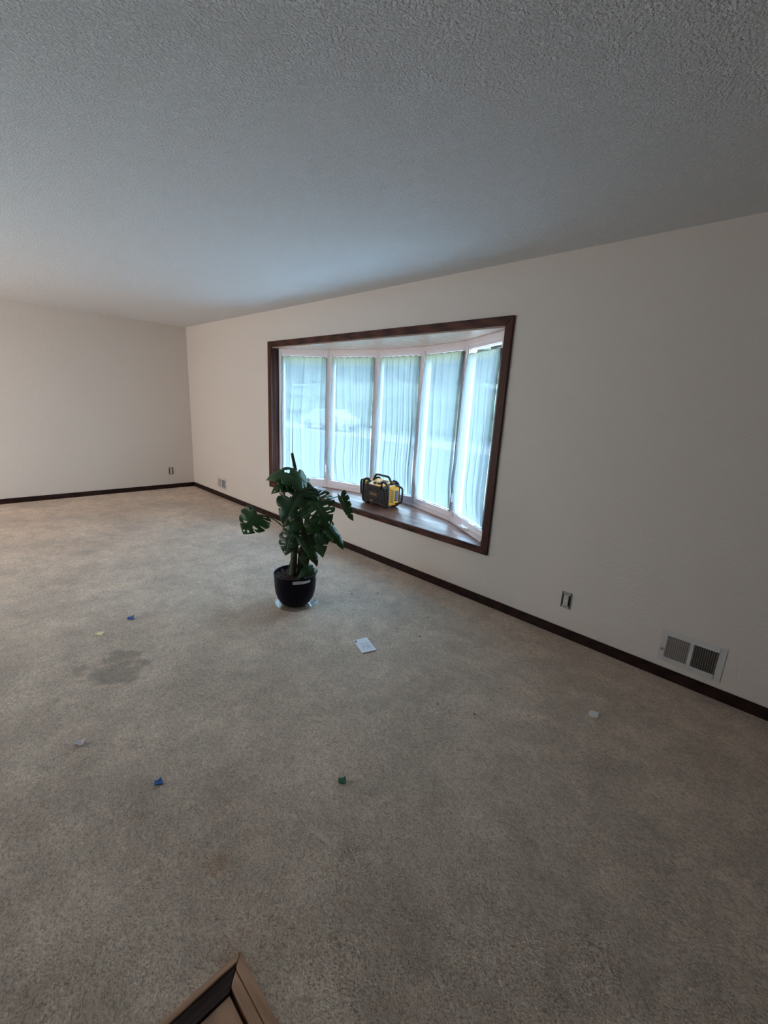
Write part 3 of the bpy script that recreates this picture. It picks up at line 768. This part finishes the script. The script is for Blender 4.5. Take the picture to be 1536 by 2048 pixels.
# centre small leaf rolled up
leaf((0.045,-0.10,0.535), (0.128,-0.12,0.425), (-0.2,-1,0.1), 0.075, 0.3, 2.4, 9, 0, holes=False)
# small leaves round the crown
leaf((0.068,-0.03,0.775), (0.100,-0.04,0.640), (-0.2,-1,0.1), 0.085, 0.6, 0.9, 10, 0, holes=False)
leaf((0.010,-0.02,0.640), (-0.045,-0.03,0.540), (-0.1,-1,0.2), 0.120, 0.4, 0.6, 11, 0, holes=False)
leaf((0.120,-0.02,0.660), (0.165,-0.04,0.575), (0.1,-1,0.3), 0.150, 0.8, 0.7, 12, 3, holes=False)
leaf((0.082,0.0,0.912), (0.175,0.02,0.800), (0.4,-0.8,0.4), 0.075, 0.8, 1.4, 13, 0, holes=False)
leaf((0.092,0.01,0.540), (0.108,0.0,0.440), (0.0,-1,0.2), 0.10, 0.4, 1.0, 15, 0, holes=False)
# low oval leaf lying over the soil and the rim
leaf((0.135,-0.03,0.305), (0.045,-0.115,0.252), (-0.1,-0.8,0.6), 0.105, 0.9, 0.8, 14, 0, holes=False)
leaf((0.130,0.02,0.400), (0.158,0.01,0.295), (0.3,-1,0.0), 0.060, 0.5, 1.2, 16, 2, holes=False)
leaf((0.05,0.02,0.42), (0.07,-0.02,0.30), (0.1,-1,0.1), 0.085, 0.5, 0.9, 17, 2, holes=False)
leaf((0.10,0.03,0.46), (0.13,0.0,0.33), (0.2,-1,0.1), 0.10, 0.5, 0.9, 18, 2, holes=False)
# main stems and petioles
tube('stem', [(-0.02,-0.01,0.225),(-0.012,0.0,0.33),(-0.005,0.0,0.47),(0.015,0.0,0.58),(0.03,0.0,0.68)], [0.026,0.025,0.023,0.017,0.010], M['stem'], plant, 12)
tube('stem', [(0.03,0.02,0.225),(0.035,0.02,0.35),(0.055,0.02,0.48),(0.070,0.02,0.62)], [0.023,0.021,0.016,0.010], M['stem'], plant, 12)
tube('stem', [(0.075,0.01,0.225),(0.085,0.02,0.33),(0.105,0.02,0.44),(0.11,0.02,0.55)], [0.014,0.013,0.011,0.008], M['stem'], plant, 12)
def pet(pts, r0=0.0055, r1=0.0035): tube('petiole', pts, [r0, r1], M['petiole'], plant, 8)
pet([(-0.005,0.0,0.47),(-0.055,0.0,0.554),(-0.12,-0.01,0.625),(-0.19,-0.02,0.668),(-0.262,-0.03,0.680)], 0.0060, 0.0032)
pet([(0.02,0.0,0.60),(0.05,0.02,0.76),(0.085,0.02,0.88),(0.078,0.0,0.918)])
pet([(0.02,0.0,0.62),(0.04,0.03,0.80),(0.05,0.01,0.89),(0.02,0.02,0.930)])
pet([(0.03,0.0,0.60),(0.06,0.0,0.75),(0.065,-0.03,0.86),(0.050,-0.06,0.885)])
pet([(0.05,0.01,0.55),(0.08,0.0,0.70),(0.105,-0.03,0.81),(0.118,-0.05,0.838)])
pet([(0.07,0.02,0.58),(0.15,0.04,0.72),(0.25,0.03,0.81),(0.318,0.0,0.838)], 0.0055, 0.003)
pet([(0.08,0.02,0.50),(0.13,0.03,0.60),(0.19,0.02,0.64),(0.225,0.0,0.625)])
pet([(0.08,0.02,0.45),(0.11,0.03,0.57),(0.150,0.02,0.610)])
pet([(0.0,0.0,0.45),(-0.015,-0.02,0.53),(-0.025,-0.04,0.560)])
pet([(0.02,0.0,0.40),(0.03,-0.06,0.48),(0.045,-0.10,0.535)])
pet([(0.03,0.0,0.58),(0.05,-0.01,0.70),(0.068,-0.03,0.775)])
pet([(0.08,0.01,0.26),(0.12,0.0,0.31),(0.135,-0.03,0.305)])
pet([(0.07,0.02,0.55),(0.09,0.01,0.64),(0.120,-0.02,0.660)])
pet([(0.10,0.02,0.36),(0.12,0.03,0.41),(0.130,0.02,0.400)])
tube('aerial_root', [(0.0,-0.02,0.40),(-0.03,-0.05,0.34),(-0.045,-0.06,0.25),(-0.065,-0.08,0.236)], 0.0022, M['petiole'], plant, 6)
tube('aerial_root', [(0.02,-0.02,0.36),(0.05,-0.04,0.385),(0.09,-0.05,0.36)], 0.0018, M['petiole'], plant, 6)
tag(tube('stake', [(0.062,0.03,0.18),(0.045,0.03,0.55),(0.010,0.03,0.92),(0.000,0.03,0.98),(-0.018,0.03,1.06),(-0.031,0.03,1.120)], [0.011,0.011,0.0115,0.011,0.011,0.010], M['stake'], plant, 12), 'rough brown support stake')

sau = empty('plant_saucer', (PB.x, PB.y, 0), PRZ); tag(sau, 'clear plastic saucer under the navy plant pot', 'saucer')
lathe('dish', [(0.0, 0.0005), (0.120, 0.0005), (0.132, 0.004), (0.150, 0.022), (0.153, 0.0225), (0.153, 0.020), (0.136, 0.002), (0.120, 0.0028), (0.0, 0.0028)], M['clear'], sau, 64)
dsc = empty('round_disc', (PB.x + 0.145*0.71533 + 0.03*0.69879, PB.y + 0.145*0.69879 - 0.03*0.71533, 0.0), PRZ)
tag(dsc, 'small round white disc leaning on the pot, lower right side', 'disc')
mt = Matrix.Translation((0, 0, 0.0335)) @ Matrix.Rotation(R(14), 4, 'X')
bm = bmesh.new(); bmesh.ops.create_cone(bm, cap_ends=True, segments=32, radius1=0.031, radius2=0.031, depth=0.006); bevel(bm, 0.001, 1)
bmesh.ops.transform(bm, matrix=mt, verts=bm.verts[:]); from_bm('face', bm, M['white'], dsc)
bm = bmesh.new()
for (x_, y_, r_) in ((-0.012, -0.002, 0.0055), (0.004, 0.014, 0.005), (0.0, -0.020, 0.004)):
    bmesh.ops.create_cone(bm, cap_ends=True, segments=12, radius1=r_, radius2=r_, depth=0.002, matrix=Matrix.Translation((x_, y_, 0.0041)))
bmesh.ops.transform(bm, matrix=mt, verts=bm.verts[:]); tag(from_bm('hole', bm, M['box_dark'], dsc), 'dark spots on the disc', kind='stuff')

# ---------------------------------------------------------------- jobsite radio on the seat
rad = empty('jobsite_radio', (-3.150, 3.150, ZS), R(-3)); tag(rad, 'black and yellow jobsite radio with carry bars on the window seat', 'radio')
# body: octagonal front outline with deep corner bumpers
def oct_prof(hw, z0, z1, c):
    return [(-hw+c*0.6, z0), (hw-c*0.6, z0), (hw, z0+c*0.8), (hw, z1-c), (hw-c*0.8, z1), (-hw+c*0.8, z1), (-hw, z1-c), (-hw, z0+c*0.8)]
def front_prism(name, prof, y0, y1, material, parent, bev=0.0, seg=2):
    bm = bmesh.new(); a = [bm.verts.new((x, y0, z)) for x, z in prof]; b = [bm.verts.new((x, y1, z)) for x, z in prof]; n = len(prof)
    bm.faces.new(a); bm.faces.new(list(reversed(b)))
    for i in range(n): bm.faces.new((a[i], a[(i+1)%n], b[(i+1)%n], b[i]))
    if bev: bevel(bm, bev, seg)
    return from_bm(name, bm, material, parent)
BW = 0.158
body = front_prism('body', oct_prof(BW-0.006, 0.016, 0.205, 0.030), -0.066, 0.072, M['dark'], rad, 0.010, 3)
for v in body.data.vertices:            # the top slopes down towards the front and carries the deck
    if v.co.z > 0.17 and v.co.y < 0.0: v.co.z -= 0.036
rad.scale = (1.2, 1.2, 1.2)
# yellow end caps
for s_ in (-1, 1):
    x0, x1 = (BW-0.016, BW+0.014) if s_ > 0 else (-BW-0.014, -BW+0.016)
    cap = box('end_cap', x0, x1, -0.052, 0.066, 0.022, 0.196, M['yellow'], rad, 0.013, 3); tag(cap, 'yellow ribbed end cap')
    xs_ = BW+0.0145 if s_ > 0 else -BW-0.0145
    for k in range(7):
        bm = bmesh.new(); mt = Matrix.Translation((xs_, -0.020, 0.056+k*0.0165)) @ Matrix.Rotation(R(-22), 4, 'X')
        bx(bm, -0.0012, 0.0012, -0.020, 0.020, -0.0032, 0.0032, mt); tag(from_bm('vent_slot', bm, M['black'], cap), 'dark slanted vent slot')
    bm = bmesh.new(); bx(bm, xs_-0.001, xs_+0.0035, 0.014, 0.050, 0.060, 0.150); bevel(bm, 0.002, 1)
    tag(from_bm('panel', bm, M['slate'], cap), 'slate blue panel on the end cap')
# rubber corner bumpers (front and rear hoops)
for yy, nm in ((-0.058, 'bumper'), (0.068, 'bumper')):
    for s_ in (-1, 1):
        pts = [(s_*(BW-0.075), yy, 0.012), (s_*(BW-0.012), yy, 0.016), (s_*(BW+0.003), yy, 0.050), (s_*(BW+0.003), yy, 0.165), (s_*(BW-0.014), yy, 0.203), (s_*(BW-0.060), yy, 0.218), (s_*(BW-0.085), yy, 0.196)]
        bm = bmesh.new(); tube_bm(bm, smooth_path(pts, 4), 0.0105, 8); from_bm(nm, bm, M['black'], rad, True)
# front: speaker grille fields, centre panel with print, badge
for s_ in (-1, 1):
    p_ = [(s_*0.052, 0.060), (s_*0.135, 0.050), (s_*0.140, 0.120), (s_*0.110, 0.165), (s_*0.062, 0.150), (s_*0.050, 0.125)]
    if s_ > 0: p_ = list(reversed(p_))
    tag(front_prism('speaker_grille', p_, -0.0715, -0.064, M['grill'], rad, 0.0015, 1), 'dark mesh speaker grille')
cp = front_prism('centre_panel', [(-0.052, 0.060), (0.052, 0.060), (0.050, 0.128), (0.036, 0.142), (-0.036, 0.142), (-0.050, 0.128)], -0.0725, -0.064, M['black'], rad, 0.002, 1)
cu = bpy.data.curves.new('lettering', 'FONT'); cu.body = 'DEWALT'; cu.size = 0.030; cu.align_x = 'CENTER'; cu.align_y = 'CENTER'; cu.extrude = 0.0005; cu.space_character = 1.02; cu.offset = 0.0006
tmp = bpy.data.objects.new('lettering', cu); COL.objects.link(tmp)
dg = bpy.context.evaluated_depsgraph_get(); me = bpy.data.meshes.new_from_object(tmp.evaluated_get(dg)); bpy.data.objects.remove(tmp)
me.materials.clear(); lt = link('lettering', me, M['amber'], cp); lt.matrix_local = Matrix.Translation((0, -0.0732, 0.098)) @ Matrix.Rotation(R(90), 4, 'X') @ Matrix.Diagonal((0.86, 1.2, 1, 1))
tag(lt, 'amber lettering on the front')
front_prism('lower_bar', [(-0.125, 0.036), (0.125, 0.036), (0.110, 0.054), (-0.110, 0.054)], -0.077, -0.064, M['black'], rad, 0.003, 1)
tag(box('badge', -0.034, -0.004, -0.0800, -0.0771, 0.034, 0.050, M['amber'], rad, 0.001, 1), 'small amber badge')
# brow above the front and yellow control deck on top
front_prism('brow', [(-0.085, 0.150), (0.085, 0.150), (0.102, 0.196), (0.075, 0.176), (-0.075, 0.176), (-0.102, 0.196)], -0.078, -0.060, M['black'], rad, 0.002, 1)
bm = bmesh.new(); q = [(-0.085, -0.070, 0.176), (0.085, -0.070, 0.176), (0.100, 0.060, 0.214), (-0.100, 0.060, 0.214)]
a = [bm.verts.new(v) for v in q]; b = [bm.verts.new((v[0], v[1], v[2]-0.022)) for v in q]
bm.faces.new(a); bm.faces.new(list(reversed(b)))
for i in range(4): bm.faces.new((a[i], b[i], b[(i+1)%4], a[(i+1)%4]))
bevel(bm, 0.003, 1); dk = from_bm('control_deck', bm, M['yellow'], rad); tag(dk, 'yellow control deck on top')
tilt = math.atan2(0.038, 0.130)
def on_deck(x, y): return Matrix.Translation((x, y, 0.176+(y+0.070)*0.038/0.130)) @ Matrix.Rotation(tilt, 4, 'X')
bm = bmesh.new(); bx(bm, -0.005, 0.060, -0.022, 0.022, -0.002, 0.003, on_deck(0, 0.02)); tag(from_bm('display', bm, M['grill'], dk), 'grey display')
for x_, r_ in ((-0.030, 0.015), (0.012, 0.008), (0.032, 0.008)):
    bm = bmesh.new(); bmesh.ops.create_cone(bm, cap_ends=True, segments=20, radius1=r_, radius2=r_*0.85, depth=0.014, matrix=on_deck(x_, -0.035) @ Matrix.Translation((0, 0, 0.007)))
    from_bm('knob', bm, M['black'], dk)
# carry handle over the top
bm = bmesh.new(); tube_bm(bm, smooth_path([(-0.118, 0.020, 0.196), (-0.095, 0.020, 0.232), (-0.075, 0.020, 0.252), (0, 0.020, 0.254), (0.075, 0.020, 0.252), (0.100, 0.020, 0.228), (0.122, 0.020, 0.196)], 3), 0.0095, 10); from_bm('carry_handle', bm, M['black'], rad, True)
# side roll bars
for s_ in (-1, 1):
    yb_ = 0.030 if s_ > 0 else -0.015
    pts = [(s_*(BW-0.030), yb_, 0.196), (s_*(BW+0.030), yb_, 0.192), (s_*(BW+0.072), yb_, 0.184), (s_*(BW+0.086), yb_, 0.165), (s_*(BW+0.084), yb_, 0.082), (s_*(BW+0.070), yb_, 0.056), (s_*(BW-0.008), yb_, 0.030)]
    bm = bmesh.new(); tube_bm(bm, smooth_path(pts, 3), 0.0085, 10); from_bm('side_bar', bm, M['black'], rad, True)
for sx_ in (-1, 1):
    for yy in (-0.045, 0.055):
        box('foot', sx_*0.115-0.026, sx_*0.115+0.026, yy-0.014, yy+0.014, 0.0005, 0.022, M['black'], rad, 0.004, 1)

# white looped cord lying on the seat at the left
cd = empty('plastic_clip', (-4.22, 3.13, ZS)); tag(cd, 'white looped plastic clips lying on the left end of the window seat', 'clip')
pts = []
for k in range(60):
    t = k/59; pts.append((-0.12 + 0.32*t + 0.020*math.sin(t*31), 0.050*math.cos(t*31) - 0.055*t, 0.0048 + 0.002*math.sin(t*62)**2))
bm = bmesh.new(); tube_bm(bm, pts, 0.0042, 6); from_bm('loops', bm, M['white'], cd, True)
bm = bmesh.new(); bx(bm, -0.20, -0.11, 0.035, 0.052, 0.0005, 0.006); bevel(bm, 0.002, 1); from_bm('bar', bm, M['white'], cd)

# ---------------------------------------------------------------- things on the carpet
card = empty('paper_booklet', (-1.776, 1.707, 0.003), math.atan2(-0.089*0+(-0.054-0.046)/2, 0.16))
ca = math.atan2(1.634-1.688, -1.716+1.866)
card.rotation_euler = (0, 0, ca); tag(card, 'small white printed booklet lying on the carpet in front of the plant', 'booklet')
box('cover', -0.078, 0.078, -0.048, 0.048, 0.000, 0.003, M['paper'], card, 0.0005, 1)
box('back_cover', -0.078, 0.078, -0.047, 0.047, -0.0028, -0.0002, M['paper'], card)
for (x0,x1,y0,y1) in ((-0.068,-0.045,-0.042,-0.032), (0.016,0.023,-0.016,-0.010), (0.020,0.034,0.010,0.0145)):
    bm = bmesh.new(); bx(bm, x0, x1, y0, y1, 0.0031, 0.0034); tag(from_bm('print_mark', bm, M['ink'], card), 'maroon printed mark')
bm = bmesh.new()
for k in range(9):
    y_ = -0.028 + k*0.0075; bx(bm, -0.030, 0.060-0.012*(k % 3), y_, y_+0.0014, 0.0031, 0.0033)
tag(from_bm('text_lines', bm, M['ink_grey'], card), 'faint grey text lines', kind='stuff')

def scrap(name, x, y, s, rz, material, label, fold=0.3, h=0.006, tall=0.0, seed=1):
    """a small bent piece of card or plastic with a bit of thickness"""
    rnd = random.Random(seed); n = 5; bm = bmesh.new(); g_ = []
    for j in range(n+1):
        row = []
        for i in range(n+1):
            u, v = i/n-0.5, j/n-0.5
            row.append(bm.verts.new((u*s*(1+0.12*math.sin(v*5+seed)), v*s*0.85*(1+0.10*math.cos(u*6+seed)), 0.006 + h*abs(u+v*0.4)*fold*6 + tall*(v+0.5) + 0.0015*noise.noise(Vector((u*5, v*5, seed))))))
        g_.append(row)
    for j in range(n):
        for i in range(n): bm.faces.new((g_[j][i], g_[j][i+1], g_[j+1][i+1], g_[j+1][i]))
    r_ = bmesh.ops.extrude_face_region(bm, geom=bm.faces[:]); vv = [q for q in r_['geom'] if isinstance(q, bmesh.types.BMVert)]
    bmesh.ops.translate(bm, vec=(0, 0, -0.005), verts=vv)
    o_ = from_bm(name, bm, material); o_.location = (x, y, 0); o_.rotation_euler = (0, 0, rz)
    return tag(o_, label, 'scrap', 'small scraps scattered on the carpet')
scrap('white_chip', -0.536, 2.160, 0.040, R(25), M['white'], 'small square white chip on the carpet below the large wall vent', 0.1, 0.003, 0.010, seed=1)
scrap('green_scrap', -1.086, 0.952, 0.029, R(50), M['green'], 'small green scrap on the carpet in the foreground', 0.5, 0.005, 0.002, seed=2)
scrap('blue_scrap', -1.562, 0.412, 0.027, R(80), M['blue'], 'folded blue scrap in the foreground, nearer of the two blue ones', 0.6, 0.004, 0.003, seed=3)
scrap('blue_scrap', -3.033, 0.727, 0.036, R(70), M['blue'], 'small blue scrap farther back, beyond the cream chip', 0.4, 0.005, 0.004, seed=4)
scrap('cream_chip', -2.946, 0.528, 0.042, R(45), M['cream'], 'flat cream yellow chip on the carpet above the grey stain', 0.1, 0.003, seed=5)
scrap('mauve_scrap', -1.990, 0.238, 0.034, R(60), M['pink'], 'pale mauve scrap on the carpet near the left edge of the picture', 0.4, 0.006, 0.003, seed=6)
# dark crumbs (pixel-sized debris)
CR = bmesh.new(); bmesh.ops.create_icosphere(CR, subdivisions=1, radius=0.0055)
for v in CR.verts: v.co = Vector((v.co.x*1.4, v.co.y*0.7, v.co.z*0.6)) * (0.8+0.4*random.random())
cme = bpy.data.meshes.new('crumb'); CR.to_mesh(cme); CR.free(); cme.materials.append(M['crumb'])
CL = ['tiny dark crumb on the carpet close to the baseboard, below the radio', 'tiny dark crumb on the carpet a hand behind the plant pot, right side',
      'tiny dark crumb on the carpet between the booklet and the baseboard', 'tiny dark crumb on the carpet beyond the left hanging leaf of the plant',
      'tiny dark crumb on the carpet just right of the booklet', 'tiny dark crumb on the open carpet left of the white chip, farther one', 'tiny dark crumb on the open carpet left of the white chip, nearer it']
for k, (x_, y_) in enumerate(((-2.28, 2.31), (-2.40, 2.14), (-1.75, 2.31), (-3.40, 2.35), (-1.62, 2.06), (-1.12, 1.62), (-0.95, 1.70))):
    c_ = bpy.data.objects.new('crumb', cme); COL.objects.link(c_); c_.location = (x_, y_, 0.0035); c_.rotation_euler = (0, 0, k*1.1)
    tag(c_, CL[k], 'crumb', 'dark crumbs on the carpet')

# ---------------------------------------------------------------- outdoors, seen through the sheers
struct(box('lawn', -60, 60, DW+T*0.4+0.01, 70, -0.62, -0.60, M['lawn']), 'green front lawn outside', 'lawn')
struct(box('bounce_slab', -9.0, 1.5, DW+T*0.4+0.02, 6.6, -0.599, -0.585, M['bounce_slab']), 'added pale slab outside the window, bouncing light to the ceiling', 'bounce_slab')  # unseen slab added to throw daylight up onto the ceiling
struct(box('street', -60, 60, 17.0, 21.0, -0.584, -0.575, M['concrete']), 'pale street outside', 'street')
def tree(x, y, h, r, seed, label):
    t = empty('yard_tree', (x, y, -0.6)); tag(t, label, 'tree')
    tube('trunk', [(0,0,0), (0.05,0,h*0.3), (0,0.05,h*0.6)], [0.2, 0.15, 0.1], M['trunk'], t, 8)
    bm = bmesh.new(); rnd = random.Random(seed)
    for k in range(900):
        d = Vector((rnd.gauss(0,1), rnd.gauss(0,1), rnd.gauss(0,1))).normalized() * r * (0.55+0.45*rnd.random())
        p = Vector((0,0,h*0.56)) + Vector((d.x, d.y, d.z*0.98)); s_ = 0.34*r/2
        a_ = Matrix.Translation(p) @ Matrix.Rotation(rnd.uniform(0,6.3), 4, 'Z') @ Matrix.Rotation(rnd.uniform(0,3), 4, 'X')
        vs_ = [bm.verts.new(a_ @ Vector(q_)) for q_ in ((-s_,-s_,0),(s_,-s_,0.1*s_),(s_,s_,0),(-s_,s_,0.1*s_))]; bm.faces.new(vs_)
    tag(from_bm('crown', bm, M['foliage'], t), kind='stuff'); return t
spots = [(-14, 32, 8.5, 4.2), (-25.5, 32, 8.8, 4.4), (-37, 32, 8.5, 4.4), (-48.5, 32, 9.0, 4.4), (-60, 32, 8.8, 4.4),
         (-28.8, 46, 12.0, 5.3), (-42.6, 46, 12.0, 5.3), (-56.4, 46, 12.5, 5.3), (-70.2, 46, 12.0, 5.3), (-15, 46, 12.0, 5.3)]
for k, (x_, y_, h_, r_) in enumerate(spots):
    t_ = tree(x_, y_, h_, r_, k+1, 'green yard tree across the street, veiled by the sheer curtains')
    t_['group'] = 'trees across the street'
hg = empty('hedge', (-36, 25.5, -0.6)); tag(hg, 'clipped green hedge running along the far side of the street', 'hedge')
bm = bmesh.new(); bx(bm, -30, 26, -0.7, 0.7, 0, 3.4); bmesh.ops.subdivide_edges(bm, edges=bm.edges[:], cuts=24, use_grid_fill=True)
for v in bm.verts: v.co += Vector((0, 1, 1)) * 0.35 * noise.noise(v.co * 1.3)
from_bm('foliage', bm, M['foliage'], hg)
# a pale car parked across the street
car = empty('car', (-24.5, 19.2, -0.575), R(4)); tag(car, 'pale car parked on the street, faint behind the left sheers', 'car')
prof = [(-2.2, 0.32), (-2.25, 0.62), (-2.1, 0.86), (-1.35, 0.92), (-0.75, 1.38), (0.75, 1.42), (1.45, 0.98), (2.1, 0.86), (2.25, 0.55), (2.2, 0.32)]
front_prism('body', list(reversed(prof)), -0.85, 0.85, M['siding'], car, 0.06, 2)
front_prism('window', [(1.25, 0.98), (0.72, 1.33), (-0.68, 1.30), (-1.15, 0.98)], -0.865, -0.852, M['slate'], car)
for x_ in (-1.4, 1.4):
    for y_ in (-0.80, 0.80):
        bm = bmesh.new(); bmesh.ops.create_cone(bm, cap_ends=True, segments=20, radius1=0.33, radius2=0.33, depth=0.2, matrix=Matrix.Translation((x_, y_, 0.33)) @ Matrix.Rotation(R(90), 4, 'X'))
        from_bm('wheel', bm, M['black'], car)
